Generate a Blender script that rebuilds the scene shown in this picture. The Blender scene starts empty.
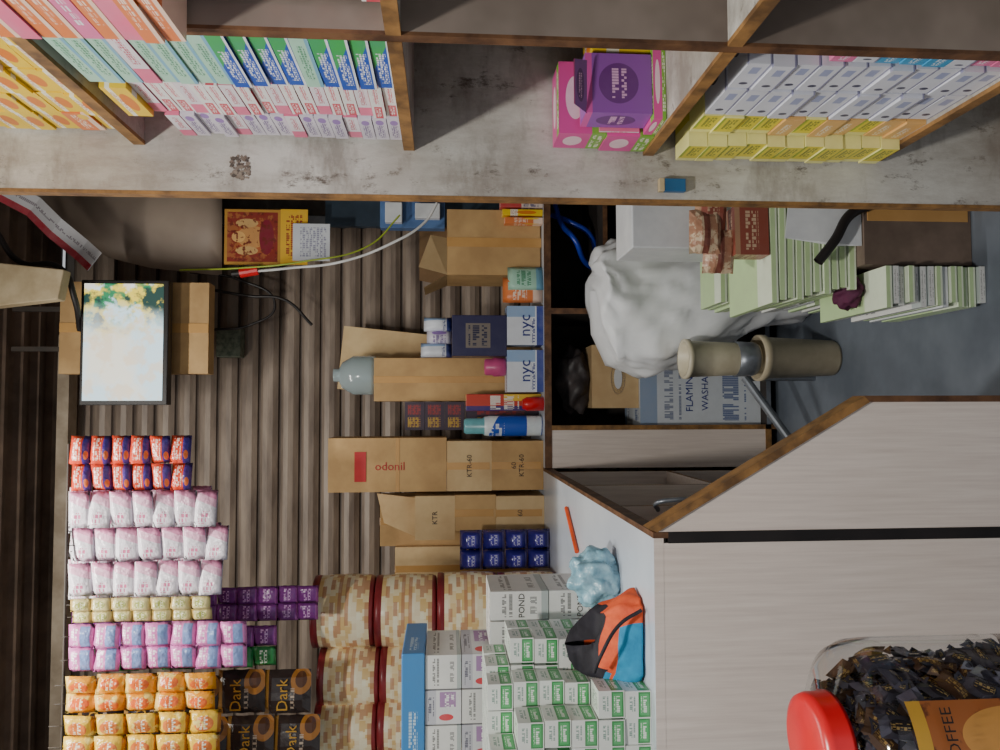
import bpy, math, random
from mathutils import Vector, Matrix, Euler
random.seed(7)
F=750.0; CAMH=1.45
b=math.atan(0.0467); a=math.atan(55/750.0)
D=Vector((math.sin(b)*math.cos(a),math.cos(b)*math.cos(a),-math.sin(a)))
R=Vector((math.cos(b),-math.sin(b),0)); UPV=R.cross(D)
def W(px,py,Y):
    d=R*((750-py)-375)+UPV*(500-px)+D*F
    s=Y/d.y
    return d.x*s, d.z*s+CAMH
def RC(px0,py0,px1,py1,Y):
    xl,_=W((px0+px1)/2,py1,Y); xr,_=W((px0+px1)/2,py0,Y)
    _,zt=W(px0,(py0+py1)/2,Y); _,zb=W(px1,(py0+py1)/2,Y)
    return xl,xr,zb,zt
# ---------------- materials
def lin(c):
    out=[]
    for v in c[:3]:
        v=v/255.0
        out.append(v/12.92 if v<=0.04045 else ((v+0.055)/1.055)**2.4)
    return (out[0],out[1],out[2],1.0)
class NT:
    def __init__(s,name):
        s.m=bpy.data.materials.new(name); s.m.use_nodes=True
        s.t=s.m.node_tree; s.b=s.t.nodes['Principled BSDF']; s.L=s.t.links
    def n(s,ty,**k):
        nd=s.t.nodes.new(ty)
        for a_,v in k.items(): setattr(nd,a_,v)
        return nd
    def math(s,op,x,y=None):
        nd=s.n('ShaderNodeMath',operation=op)
        for i,v in enumerate((x,y)):
            if v is None: continue
            if isinstance(v,(int,float)): nd.inputs[i].default_value=v
            else: s.L.new(v,nd.inputs[i])
        return nd.outputs[0]
    def mix(s,fac,c1,c2):
        nd=s.n('ShaderNodeMix',data_type='RGBA')
        for idx,v in ((0,fac),(6,c1),(7,c2)):
            if isinstance(v,(int,float)): nd.inputs[idx].default_value=v
            elif isinstance(v,tuple): nd.inputs[idx].default_value=v
            else: s.L.new(v,nd.inputs[idx])
        return nd.outputs[2]
    def noise(s,scale,vec=None,detail=4,rough=.6,stretch=None):
        nd=s.n('ShaderNodeTexNoise'); nd.inputs['Scale'].default_value=scale
        nd.inputs['Detail'].default_value=detail; nd.inputs['Roughness'].default_value=rough
        tc=s.n('ShaderNodeTexCoord'); o=tc.outputs['Object']
        if stretch:
            mp=s.n('ShaderNodeMapping'); mp.inputs['Scale'].default_value=stretch
            s.L.new(o,mp.inputs[0]); o=mp.outputs[0]
        s.L.new(o,nd.inputs['Vector']); return nd.outputs['Fac']
    def ramp(s,fac,p0,p1):
        nd=s.n('ShaderNodeMapRange'); nd.inputs[1].default_value=p0; nd.inputs[2].default_value=p1
        s.L.new(fac,nd.inputs[0]); return nd.outputs[0]
    def bump(s,h,st,dist=.01):
        nd=s.n('ShaderNodeBump'); nd.inputs['Strength'].default_value=st; nd.inputs['Distance'].default_value=dist
        s.L.new(h,nd.inputs['Height']); s.L.new(nd.outputs[0],s.b.inputs['Normal'])
def M(name,c,c2=None,rough=.6,metal=0,scale=8,stretch=None,bump=0,lo=.35,hi=.65,emis=0):
    t=NT(name); t.b.inputs['Roughness'].default_value=rough; t.b.inputs['Metallic'].default_value=metal
    c2=c2 or tuple(x*.85 for x in c)
    f=t.noise(scale,stretch=stretch)
    col=t.mix(t.ramp(f,lo,hi),lin(c),lin(c2)); t.L.new(col,t.b.inputs['Base Color'])
    if bump: t.bump(f,bump)
    return t.m
def LB(name,base,layers,rough=.35,metal=0,bump=0,vary=.0):
    """printed packaging: layers painted on the face UVs"""
    t=NT(name); t.b.inputs['Roughness'].default_value=rough; t.b.inputs['Metallic'].default_value=metal
    uv=t.n('ShaderNodeUVMap'); sp=t.n('ShaderNodeSeparateXYZ'); t.L.new(uv.outputs[0],sp.inputs[0])
    u,v=sp.outputs[0],sp.outputs[1]
    col=lin(base)
    for l in layers:
        k=l[0]
        if k in('r','t'):
            m=t.math('MULTIPLY',t.math('MULTIPLY',t.math('GREATER_THAN',u,l[1]),t.math('LESS_THAN',u,l[3])),
                     t.math('MULTIPLY',t.math('GREATER_THAN',v,l[2]),t.math('LESS_THAN',v,l[4])))
            c=l[5]
            if k=='t':
                nx,ny=l[6]*2.6,max(l[7]*1.5,5.5)
                cb=t.n('ShaderNodeCombineXYZ')
                t.L.new(t.math('FLOOR',t.math('MULTIPLY',u,nx)),cb.inputs[0]); t.L.new(t.math('FLOOR',t.math('MULTIPLY',v,ny*2.4)),cb.inputs[1])
                wn=t.n('ShaderNodeTexWhiteNoise'); wn.noise_dimensions='2D'; t.L.new(cb.outputs[0],wn.inputs['Vector'])
                m=t.math('MULTIPLY',m,t.math('GREATER_THAN',wn.outputs['Value'],.36))
                m=t.math('MULTIPLY',m,t.math('LESS_THAN',t.math('FRACT',t.math('MULTIPLY',v,ny)),.74))
                m=t.math('MULTIPLY',m,t.math('LESS_THAN',t.math('FRACT',t.math('MULTIPLY',u,nx)),.8))
        elif k=='e':
            du=t.math('DIVIDE',t.math('SUBTRACT',u,l[1]),l[3]); dv=t.math('DIVIDE',t.math('SUBTRACT',v,l[2]),l[4])
            m=t.math('LESS_THAN',t.math('ADD',t.math('MULTIPLY',du,du),t.math('MULTIPLY',dv,dv)),1.0); c=l[5]
        elif k=='d':
            m=t.math('GREATER_THAN',t.math('ADD',t.math('MULTIPLY',u,l[1]),t.math('MULTIPLY',v,l[2])),l[3]); c=l[4]
        elif k=='n':
            m=t.ramp(t.noise(l[1]),l[2],l[2]+.06); c=l[3]
        col=t.mix(m,col,lin(c))
    nz=t.ramp(t.noise(24,detail=3),.3,.75)
    col=t.mix(t.math('MULTIPLY',nz,.22),col,lin(tuple(x*.55+60 for x in base)))
    t.L.new(col,t.b.inputs['Base Color'])
    if bump: t.bump(t.noise(45,detail=2),bump)
    return t.m
# ---------------- mesh builder
class MB:
    def __init__(s): s.v=[]; s.f=[]; s.mi=[]; s.uv=[]; s.mats=[]; s.xf=Matrix.Identity(4)
    def mid(s,m):
        if m not in s.mats: s.mats.append(m)
        return s.mats.index(m)
    def poly(s,pts,m,uvs=None):
        i=len(s.v)
        for p in pts: s.v.append(tuple(s.xf@Vector(p)))
        s.f.append(tuple(range(i,i+len(pts)))); s.mi.append(s.mid(m))
        if uvs is None: uvs=[(0,0),(1,0),(1,1),(0,1)] if len(pts)==4 else [(0,0)]*len(pts)
        s.uv.append(uvs)
    def mesh(s,vs,fs,m,uvs=None):
        i=len(s.v)
        for p in vs: s.v.append(tuple(s.xf@Vector(p)))
        k=s.mid(m)
        for j,f in enumerate(fs):
            s.f.append(tuple(q+i for q in f)); s.mi.append(k)
            s.uv.append([uvs[q] for q in f] if uvs else [(0,0)]*len(f))
    def box(s,x0,x1,y0,y1,z0,z1,m,rot=0,tilt=(0,0),**fm):
        cx,cy,cz=(x0+x1)/2,(y0+y1)/2,z0
        T=Matrix.Translation((cx,cy,cz))@Euler((tilt[0],tilt[1],rot)).to_matrix().to_4x4()
        hx,hy,h=(x1-x0)/2,(y1-y0)/2,z1-z0
        P=lambda a_,b_,c_: tuple(T@Vector((a_*hx,b_*hy,c_*h)))
        F_={'front':[(-1,-1,0),(1,-1,0),(1,-1,1),(-1,-1,1)],'back':[(1,1,0),(-1,1,0),(-1,1,1),(1,1,1)],
            'left':[(-1,1,0),(-1,-1,0),(-1,-1,1),(-1,1,1)],'right':[(1,-1,0),(1,1,0),(1,1,1),(1,-1,1)],
            'top':[(-1,-1,1),(1,-1,1),(1,1,1),(-1,1,1)],'bottom':[(-1,1,0),(1,1,0),(1,-1,0),(-1,-1,0)]}
        for k,q in F_.items(): s.poly([P(*w) for w in q],fm.get(k,m))
    def prism(s,pts,axis,d0,d1,m,edge=None):
        mk=(lambda p,d:(p[0],d,p[1])) if axis=='y' else ((lambda p,d:(d,p[0],p[1])) if axis=='x' else (lambda p,d:(p[0],p[1],d)))
        s.poly([mk(p,d0) for p in pts],m); s.poly([mk(p,d1) for p in reversed(pts)],m)
        n=len(pts)
        for i in range(n):
            p,q=pts[i],pts[(i+1)%n]
            s.poly([mk(p,d1),mk(q,d1),mk(q,d0),mk(p,d0)],edge or m)
    def pillow(s,c,w,h,t,m,rot=0,n=6,tilt=0,back=True,jit=.12,mz=None):
        T=Matrix.Translation(c)@Euler((tilt,0,rot)).to_matrix().to_4x4()
        ph=random.random()*6
        for sgn in ((-1,1) if back else (-1,)):
            vs=[];uv=[];fs=[]
            for j in range(n+1):
                for i in range(n+1):
                    u=i/n; v=j/n
                    k=max(0,(1-(2*u-1)**4))*max(0,(1-abs(2*v-1)**3))**.7
                    k*=1+jit*math.sin(9*u+ph)+jit*math.sin(11*v+ph*2)
                    edge=.03*math.sin(v*20+ph) if i in(0,n) else 0
                    vs.append(tuple(T@Vector(((u-.5+edge*.3)*w,sgn*k*t/2,(v-.5)*h)))); uv.append((u,v))
            for j in range(n):
                for i in range(n):
                    q=[j*(n+1)+i,j*(n+1)+i+1,(j+1)*(n+1)+i+1,(j+1)*(n+1)+i]
                    fs.append(q if sgn<0 else q[::-1])
            s.mesh(vs,fs,m,uv)
    def lathe(s,prof,c,m,seg=28,mats=None,sx=1,sy=1,T=None):
        T=T or Matrix.Identity(4); vs=[];uv=[]
        for j,(r,z) in enumerate(prof):
            for i in range(seg+1):
                an=2*math.pi*i/seg
                vs.append(tuple(Vector(c)+T@Vector((r*math.cos(an)*sx,r*math.sin(an)*sy,z)))); uv.append((i/seg,j/(len(prof)-1)))
        for j in range(len(prof)-1):
            fs=[(j*(seg+1)+i,j*(seg+1)+i+1,(j+1)*(seg+1)+i+1,(j+1)*(seg+1)+i) for i in range(seg)]
            sub=[vs[k] for k in range(j*(seg+1),(j+2)*(seg+1))]; su=[uv[k] for k in range(j*(seg+1),(j+2)*(seg+1))]
            fs=[tuple(q-j*(seg+1) for q in f) for f in fs]
            s.mesh(sub,fs,mats[j] if mats else m,su)
    def tube(s,p,q,r,m,seg=12):
        p,q=Vector(p),Vector(q); d=q-p; T=d.to_track_quat('Z','Y').to_matrix().to_4x4()
        s.lathe([(0,0),(r,0),(r,d.length),(0,d.length)],p,m,seg,T=T)
    def text(s,txt,loc,size,m,face='front',wmax=None,rot=0,yaw=0):
        cu=bpy.data.curves.new('t','FONT'); cu.body=txt; cu.align_x='CENTER'; cu.align_y='CENTER'; cu.size=size; cu.resolution_u=2
        o=bpy.data.objects.new('t',cu); bpy.context.collection.objects.link(o)
        bpy.context.view_layer.update()
        dg=bpy.context.evaluated_depsgraph_get(); ev=o.evaluated_get(dg); me=ev.to_mesh()
        Rm=Euler((0,0,yaw)).to_matrix().to_4x4()@Euler((math.pi/2,0,0)).to_matrix().to_4x4()
        Rm=Matrix.Translation(loc)@Rm@Euler((0,0,rot)).to_matrix().to_4x4()
        s.mesh([tuple(Rm@v.co) for v in me.vertices],[tuple(p.vertices) for p in me.polygons],m)
        ev.to_mesh_clear(); bpy.data.objects.remove(o); bpy.data.curves.remove(cu)
    def done(s,name,smooth=False,bevel=0,parent=None,merge=False,sub=0,solid=0):
        me=bpy.data.meshes.new(name); me.from_pydata(s.v,[],s.f)
        for m in s.mats: me.materials.append(m)
        ul=me.uv_layers.new(name='UVMap')
        for p,mi,uv in zip(me.polygons,s.mi,s.uv):
            p.material_index=mi; p.use_smooth=smooth
            for k,li in enumerate(p.loop_indices): ul.data[li].uv=uv[k]
        if merge or smooth or bevel:
            import bmesh
            bm=bmesh.new(); bm.from_mesh(me); bmesh.ops.remove_doubles(bm,verts=bm.verts,dist=.00004)
            bm.to_mesh(me); bm.free()
        o=bpy.data.objects.new(name,me); bpy.context.collection.objects.link(o)
        if solid:
            md=o.modifiers.new('s','SOLIDIFY'); md.thickness=solid
        if sub:
            md=o.modifiers.new('u','SUBSURF'); md.levels=sub; md.render_levels=sub
        if bevel:
            md=o.modifiers.new('b','BEVEL'); md.width=bevel; md.segments=2; md.limit_method='ANGLE'
        if parent: o.parent=parent
        return o
def empty(name):
    o=bpy.data.objects.new(name,None); bpy.context.collection.objects.link(o); return o
def cable(name,pts,r,m,parent=None):
    cu=bpy.data.curves.new(name,'CURVE'); cu.dimensions='3D'; cu.bevel_depth=r; cu.bevel_resolution=2
    sp=cu.splines.new('BEZIER'); sp.bezier_points.add(len(pts)-1)
    for bp,p in zip(sp.bezier_points,pts):
        bp.co=p; bp.handle_left_type=bp.handle_right_type='AUTO'
    cu.materials.append(m); o=bpy.data.objects.new(name,cu); bpy.context.collection.objects.link(o)
    if parent: o.parent=parent
    return o
def wp(px,py,Y):
    x,z=W(px,py,Y); return (x,Y,z)

# ---------------- palette
mWallR=M('plaster_dark',(120,115,112),(95,88,84),.8,bump=.2)
mWallL=M('plaster_left',(150,145,140),(120,112,106),.8,bump=.2)
mFloor=M('floor_concrete',(112,119,130),(86,93,104),.5,scale=3,bump=.1)
mCeil=M('ceiling_sheet',(122,102,88),(84,70,60),.7,scale=5)
mShut=M('shutter_steel',(150,134,120),(112,98,88),.5,metal=.1,scale=3,stretch=(1,1,6))
mShutG=M('shutter_groove',(98,86,78),(72,62,56),.6,scale=3,stretch=(1,1,6))
mWood=M('raw_wood_edge',(160,118,68),(100,72,44),.6,scale=20,bump=.2)
mWoodD=M('dark_wood_edge',(118,82,54),(72,46,30),.6,scale=20,bump=.2)
t=NT('worn_painted_ply')
f1=t.noise(5,detail=8,rough=.75,stretch=(1,1,.35)); f2=t.noise(22,detail=8,rough=.8,stretch=(1,1,.5)); f3=t.noise(2.2,detail=3); f4=t.noise(7,detail=6,rough=.7,stretch=(.6,1,1.4))
c=t.mix(t.ramp(f1,.42,.62),lin((202,200,194)),lin((162,155,147)))
c=t.mix(t.math('MULTIPLY',t.ramp(f4,.48,.66),.7),c,lin((124,115,106)))
c=t.mix(t.ramp(f2,.58,.68),c,lin((96,86,78)))
c=t.mix(t.math('MULTIPLY',t.ramp(f3,.5,.7),.6),c,lin((128,114,100)))
t.L.new(c,t.b.inputs['Base Color']); t.b.inputs['Roughness'].default_value=.5; t.bump(f2,.15); mPly=t.m
t=NT('grained_laminate')
w=t.noise(4,detail=6,rough=.6,stretch=(26,26,1.1)); w2=t.noise(1.5,detail=2)
c=t.mix(t.ramp(w,.35,.75),lin((236,224,216)),lin((212,198,190)))
c=t.mix(t.math('MULTIPLY',t.ramp(w2,.4,.7),.4),c,lin((218,200,188)))
t.L.new(c,t.b.inputs['Base Color']); t.b.inputs['Roughness'].default_value=.35; mLam=t.m
mTop=M('white_laminate_top',(208,216,226),(192,200,212),.3,scale=3)
mBlack=M('black_strip',(36,30,30),(24,20,20),.5)
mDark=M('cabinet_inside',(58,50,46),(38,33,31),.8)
mCard=M('cardboard',(200,163,112),(176,140,94),.8,scale=6)
mCard2=M('cardboard_pale',(216,188,142),(196,164,120),.8,scale=6)
mCardD=M('cardboard_inside',(120,92,62),(100,76,50),.85)
mTape=M('packing_tape',(204,158,98),(194,148,90),.25)
mWhite=M('white_plastic',(225,228,232),(205,208,214),.4)
mSteel=M('grey_metal',(140,146,156),(110,114,122),.35,metal=.6)
mRod=M('dark_rod',(70,60,52),(50,44,40),.7)
mInk=M('print_ink',(40,34,34),(30,26,26),.5)
mInkR=M('print_red',(190,40,40),(170,30,34),.5)
mInkB=M('print_blue',(30,50,140),(24,40,120),.5)
mGold=M('print_gold',(215,165,70),(190,140,50),.35,metal=.4)
mRed=M('red_plastic',(226,36,44),(205,26,34),.3)

# ---------------- room
XR=1.12; XL=-2.0; YB=3.82; H=3.32
m=MB(); m.box(XL,XR,-1.2,YB,-.1,0,mFloor); m.done('floor')
m=MB(); m.box(XR,XR+.1,-1.2,YB,0,H,mWallR); m.done('wall_right')
m=MB(); m.box(XL-.1,XL,-1.2,YB,0,H,mWallL); m.done('wall_left')
m=MB(); m.box(XL-.1,XR+.1,YB,YB+.1,0,H,mWallR); m.done('wall_back')
m=MB(); n=150
for i in range(n):
    y0=-1.2+(YB+1.2)*i/n; y1=-1.2+(YB+1.2)*(i+1)/n
    f=lambda y: H+.012*(1 if math.sin(y*2*math.pi/.14)>0 else -1)*min(1,abs(math.sin(y*2*math.pi/.14))*1.6)
    m.poly([(XL,y0,f(y0)),(XL,y1,f(y1)),(XR,y1,f(y1)),(XR,y0,f(y0))],mCeil)
m.box(XL,XR,-1.2,YB,H+.02,H+.1,mCeil)
m.done('ceiling')
m=MB(); P=.098; z=0; ys=3.72; XS=.9
while z<H-.13:
    pr=[(0,.010),(.005,.0),(.028,-.014),(.052,-.017),(.076,-.009),(.09,.006),(P,.010)]
    for k,((dz0,dy0),(dz1,dy1)) in enumerate(zip(pr,pr[1:])):
        m.poly([(XL,ys+dy0,z+dz0),(XS,ys+dy0,z+dz0),(XS,ys+dy1,z+dz1),(XL,ys+dy1,z+dz1)],mShutG if k in(0,5) else mShut)
    z+=P
m.done('rolling_shutter')
m=MB(); m.box(XS+.003,XS+.05,ys-.05,ys+.05,0,H-.03,mSteel); m.done('shutter_guide_rail',bevel=.004)
m=MB(); xl,xr,zb,zt=RC(63,300,70,750,3.6); m.box(XL,.35,3.56,3.64,zb,zt+.02,M('beam_beige',(176,160,140),(140,124,104),.7)); m.done('trim_1')

# ---------------- shelf unit (right)
xs=.477; xp=.389; Y1=1.35; Y2=.93; XB=1.1
SH=[0]*4
_,SH[0]=W(134,143,Y1);_,SH[1]=W(404,147,Y1);_,SH[2]=W(643,152,Y1);_,SH[3]=W(872,163,Y1)
m=MB()
mPB=M('ply_brown',(144,131,122),(104,92,84),.6,scale=4,bump=.1)
m.box(xp,XB,Y1,Y1+.02,0,3.25,mPly,left=mWood)
m.box(xp-.006,xp,Y1-.001,Y1+.021,0,3.25,mWood)
for y in (Y2,.5):
    m.box(xs,XB,y-.0,y+.018,0,3.25,mPB)
    m.box(xs-.005,xs,y-.0,y+.018,0,3.25,mWoodD)
for z in SH+[SH[0]+.42,.25]:
    for (ya,yb) in ((.52,Y2),(Y2+.018,Y1)):
        m.box(xs+.001,XB,ya,yb,z-.018,z,mPly)
        m.box(xs-.006,xs+.001,ya,yb,z-.019,z+.0005,mWood)
m.box(XB-.008,XB,.5,Y1,0,3.25,mPly)
shelf=m.done('shelf_unit')
m=MB(); x,z=W(675,185,Y1-.01); m.box(x-.012,x+.012,Y1-.012,Y1-.001,z-.02,z+.02,M('tag_blue',(40,100,150),None,.4)); m.box(x-.012,x+.012,Y1-.013,Y1-.001,z+.02,z+.03,M('tag_cream',(210,190,150),None,.5))
m.done('panel_tag',bevel=.001)  # small blue and cream tag on the end panel
m=MB(); x,z=W(238,165,Y1-.01); mSm=M('smudge',(104,90,80),(140,128,116),.7,scale=60); mSm2=M('smudge_dark',(70,60,55),(90,80,72),.7,scale=60)
for i in range(90):
    dx=random.uniform(-.02,.02);dz=random.uniform(-.017,.017);r=random.uniform(.001,.005)
    m.prism([(x+dx+r*math.cos(k)*random.uniform(.6,1.3),z+dz+r*math.sin(k)*random.uniform(.6,1.3)) for k in (0,1,2,3,4,5)],'y',Y1-.0004-.00001*i,Y1-.0001,mSm if i%3 else mSm2)
m.done('panel_smudge')  # dark smudge blotch on the end panel

# product materials
L=LB
yel=L('pack_yellow',(246,206,40),[('r',0,.62,1,.8,(250,246,230)),('e',.5,.4,.3,.24,(226,120,40)),('t',.15,.64,.85,.78,(190,40,30),9,14)])
ora=L('pack_orange',(236,130,70),[('r',0,.0,1,.25,(250,220,200)),('t',.1,.4,.9,.75,(255,240,225),10,6),('e',.8,.3,.15,.2,(250,210,60))])
wpk=L('pack_white_pink',(232,226,234),[('r',0,0,.3,1,(236,110,150)),('t',.38,.3,.9,.7,(200,60,90),9,5)])
wred=L('pack_white_red',(240,238,238),[('r',.0,.2,.4,.8,(214,60,84)),('t',.05,.3,.36,.7,(250,240,240),8,4),('t',.5,.3,.95,.7,(220,90,110),8,4)])
wpur=L('pack_white_purple',(220,214,228),[('t',.1,.25,.7,.75,(96,60,140),9,4),('e',.84,.5,.12,.3,(150,110,190))])
bgr=L('pack_blue_green',(30,84,190),[('d',1,.5,.9,(60,176,90)),('t',.1,.25,.7,.8,(235,240,250),9,4),('r',0,0,1,.14,(235,240,245))])
lgr=L('pack_lightgreen',(176,222,200),[('r',0,.0,1,.2,(120,180,210)),('t',.15,.35,.8,.75,(70,150,110),9,4)])
pnk=L('box_pink',(226,80,160),[('r',0,0,1,.3,(120,190,50)),('e',.5,.65,.3,.2,(250,220,230)),('t',.1,.05,.9,.25,(250,250,230),8,3)])
pur=L('box_purple',(150,84,176),[('e',.5,.5,.34,.3,(110,54,130)),('t',.25,.38,.75,.6,(230,180,220),8,4),('r',0,.9,1,1,(220,90,170))])
wbx=L('box_white_dots',(222,224,236),[('e',.2,.5,.05,.2,(60,60,90)),('r',.6,.3,.85,.7,(160,168,206)),('r',0,0,1,.08,(140,140,172))])
ybx=L('box_yellow',(232,216,50),[('r',0,.0,.18,1,(246,240,160)),('t',.35,.2,.9,.7,(90,110,40),9,3),('r',.25,.86,1,1,(160,180,40))])
obx=L('box_tan',(230,180,110),[('t',.1,.3,.7,.7,(250,240,220),8,3)])
cyb=L('box_cyan',(70,160,210),[('t',.1,.3,.9,.7,(240,245,250),8,3)])
pkb=L('box_pinkish',(232,120,170),[('t',.1,.3,.9,.7,(240,245,250),8,3)])
def stackin(m,ya,yb,z0,h,n,mats,x0=xs+.006,dep=.22,jit=.006):
    for i in range(n):
        jx=random.uniform(0,jit)
        m.box(x0+jx,x0+dep+jx,ya+.001,yb-.001,z0+i*h+.0005,z0+(i+1)*h-.001,mats[i%len(mats)],rot=random.uniform(-.015,.015))
m=MB(); hh=.042
for c_ in range(5):
    for r_ in range(8):
        y=Y2+.024+c_*.078; z=SH[0]+.001+r_*hh
        m.box(xs+.01+random.uniform(0,.01),xs+.25,y,y+.074,z,z+hh-.002,random.choice([yel,yel,yel,yel,ora]))
m.done('yellow_snack_cartons')
s1=SH[1]
m=MB()
stackin(m,1.24,1.335,s1,.024,16,[wpur,wpur,wpur,wpk]); m.done('white_soap_cartons')
m=MB(); stackin(m,1.12,1.235,s1,.022,18,[wred,wred,wpk])
m.box(xs+.0,xs+.2,1.125,1.232,s1+.3965,s1+.435,yel); m.done('red_and_white_soap_cartons')
m=MB(); stackin(m,.955,1.112,s1,.026,10,[bgr,bgr,bgr,bgr,lgr],x0=xs+.0); stackin(m,.955,1.112,s1+.26,.026,7,[lgr,lgr,lgr,wpk],x0=xs-.0); m.done('detergent_bar_cartons')
m=MB(); stackin(m,.56,.922,s1,.03,8,[wred,wpur],x0=xs+.03,dep=.25)
stackin(m,.60,.922,s1+.2405,.024,9,[ora,ora,wpk,ora,pkb],x0=xs-.030,dep=.25,jit=.006); m.done('orange_soap_cartons')
m=MB(); stackin(m,.56,.922,SH[0],.045,7,[ora,yel],x0=xs+.005,dep=.25); m.done('orange_snack_cartons')
s2=SH[2]
m=MB()
m.box(xs+.0,xs+.13,1.27,1.345,s2+.001,s2+.085,pnk); m.box(xs+.003,xs+.13,1.27,1.343,s2+.086,s2+.17,pnk)
m.box(xs+.003,xs+.13,1.20,1.268,s2+.001,s2+.022,pnk,rot=.03)
m.box(xs+.012,xs+.115,1.205,1.262,s2+.023,s2+.135,pur,rot=.05)
m.box(xs+.005,xs+.06,1.262,1.268,s2+.03,s2+.10,wpk)
m.box(xs+.12,xs+.18,1.22,1.30,s2+.001,s2+.12,yel,rot=.1)
m.poly([(xs+.012,1.204,s2+.133),(xs+.10,1.20,s2+.133),(xs+.095,1.185,s2+.158),(xs+.02,1.185,s2+.158)],pur)
m.done('toy_cartons')
s3=SH[3]
m=MB(); stackin(m,1.262,1.34,s3,.035,11,[ybx],x0=xs-.018,dep=.25); m.done('yellow_cream_cartons')
m=MB(); stackin(m,1.185,1.259,s3,.035,7,[obx,obx,ybx],x0=xs+.002,dep=.2); stackin(m,1.185,1.259,s3+.2455,.035,4,[ybx],x0=xs+.002,dep=.2)
m.done('tan_cartons')
m=MB()
stackin(m,1.085,1.182,s3,.035,11,[wbx],dep=.2,x0=xs+.002)
stackin(m,1.0,1.082,s3,.035,11,[wbx],dep=.2,x0=xs+.002)
m.done('white_medicine_cartons')
m=MB(); stackin(m,.952,.997,s3,.034,8,[pkb,pkb,wbx,cyb,cyb,cyb,wbx],dep=.2); m.done('blue_cartons')

# ---------------- counters
CT=1.03; xc=-.26
m=MB(); XW=XL+.012
m.box(XW,xc,1.5,3.66,CT-.02,CT,mTop,front=mLam)
m.box(xc,xc+.012,1.5,3.2,CT-.032,CT+.001,mWoodD)
m.box(XW,xc-.01,1.5005,1.52,0,CT-.02,mLam)
m.box(xc-.01,xc+.012,1.497,1.52,0,CT-.03,mBlack)
for y in (1.53,2.0,2.55,3.12): m.box(XL+.8,xc,y,y+.02,.05,CT-.03,mLam,right=mWood)
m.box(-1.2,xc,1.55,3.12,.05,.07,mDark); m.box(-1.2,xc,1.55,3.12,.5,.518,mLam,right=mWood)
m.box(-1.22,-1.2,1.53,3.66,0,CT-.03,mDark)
m.done('shop_counter')
m=MB()
xg,zg=W(868,402,1.5)
m.prism([(xc+.013,0),(xg,0),(xg,zg),(xc+.013,CT-.005)],'y',1.5,1.52,mLam)
m.prism([(xc+.013,CT-.005),(xg,zg),(xg+.012,zg+.012),(xc+.02,CT+.012)],'y',1.492,1.54,mWood)
m.prism([(xg,0),(xg+.013,0),(xg+.013,zg+.012),(xg,zg)],'y',1.492,1.54,mWoodD)
m.done('counter_end_panel')
cable('door_handle',[wp(658,510,1.9),wp(657,503,1.86),wp(672,500,1.84),wp(694,500,1.84),wp(700,503,1.86),wp(700,510,1.9)],.006,mSteel)
m=MB(); yf=3.15
m.box(xc+.014,XB,yf,3.66,CT-.03,CT,mTop,front=mWoodD)
xa,_=W(600,468,yf); xb_,_=W(600,430,yf)
m.box(xa,xb_,yf+.004,yf+.02,.06,CT-.03,mLam); m.box(xb_,xb_+.02,yf,yf+.04,.0,CT-.03,mWood)
m.box(xa-.005,xb_+.02,yf,yf+.02,.045,.07,mWood)
xd,_=W(570,311,yf)
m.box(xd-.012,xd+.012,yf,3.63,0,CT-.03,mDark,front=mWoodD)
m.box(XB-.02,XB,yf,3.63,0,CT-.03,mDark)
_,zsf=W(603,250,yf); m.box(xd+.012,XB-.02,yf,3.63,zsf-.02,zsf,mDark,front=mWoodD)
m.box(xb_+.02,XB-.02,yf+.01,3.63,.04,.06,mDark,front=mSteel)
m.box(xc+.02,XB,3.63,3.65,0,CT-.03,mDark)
m.done('back_counter')

# ---------------- TV
tv=empty('television'); yt=3.2
xl,xr,zb,zt=RC(80,280,168,405,yt)
m=MB(); m.box(xl,xr,yt,yt+.05,zb,zt,mBlack); m.box(xl+.1,xr-.1,yt+.05,yt+.099,zb+.06,zt-.06,mBlack); m.done('casing',bevel=.004,parent=tv)
t=NT('tv_picture'); n1=t.noise(4,detail=3); n2=t.noise(9,detail=5); n3=t.noise(13,detail=3)
uv=t.n('ShaderNodeUVMap'); sp=t.n('ShaderNodeSeparateXYZ'); t.L.new(uv.outputs[0],sp.inputs[0]); u=sp.outputs[0]
edge_=t.ramp(t.math('ADD',u,t.math('MULTIPLY',n1,.5)),.82,1.05)
c=t.mix(t.ramp(n1,.5,.62),(.72,.93,1,1),(.97,.93,.78,1))
c=t.mix(t.math('MULTIPLY',t.ramp(n3,.52,.6),.6),c,(.95,.75,.5,1))
pt=t.mix(t.ramp(n3,.42,.5),(.03,.24,.10,1),(.9,.7,.08,1)); pt=t.mix(t.ramp(n2,.5,.56),pt,(.02,.06,.05,1))
c=t.mix(t.math('MULTIPLY',edge_,t.ramp(n2,.40,.46)),c,pt)
t.L.new(c,t.b.inputs['Emission Color']); t.b.inputs['Emission Strength'].default_value=1.5; t.b.inputs['Base Color'].default_value=(0,0,0,1)
m=MB(); m.box(xl+.018,xr-.016,yt-.003,yt-.0005,zb+.02,zt-.014,t.m); m.done('screen',parent=tv)
m=MB(); xl,xr,zb2,zt2=RC(62,283,210,374,3.32)
m.box(xl,xr,3.3,3.38,zb2,zt2,mCard); m.box((xl+xr)/2-.02,(xl+xr)/2+.02,3.297,3.3,zb2,zt2,mTape)
m.box(xl+.1,xl+.12,3.36,3.38,zt2,H-.01,mRod); m.box(xr-.12,xr-.1,3.36,3.38,zt2,H-.01,mRod)
m.done('cardboard_backing_board')
m=MB(); x0,x1_,zb3,zt3=RC(208,325,240,355,3.5)
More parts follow.
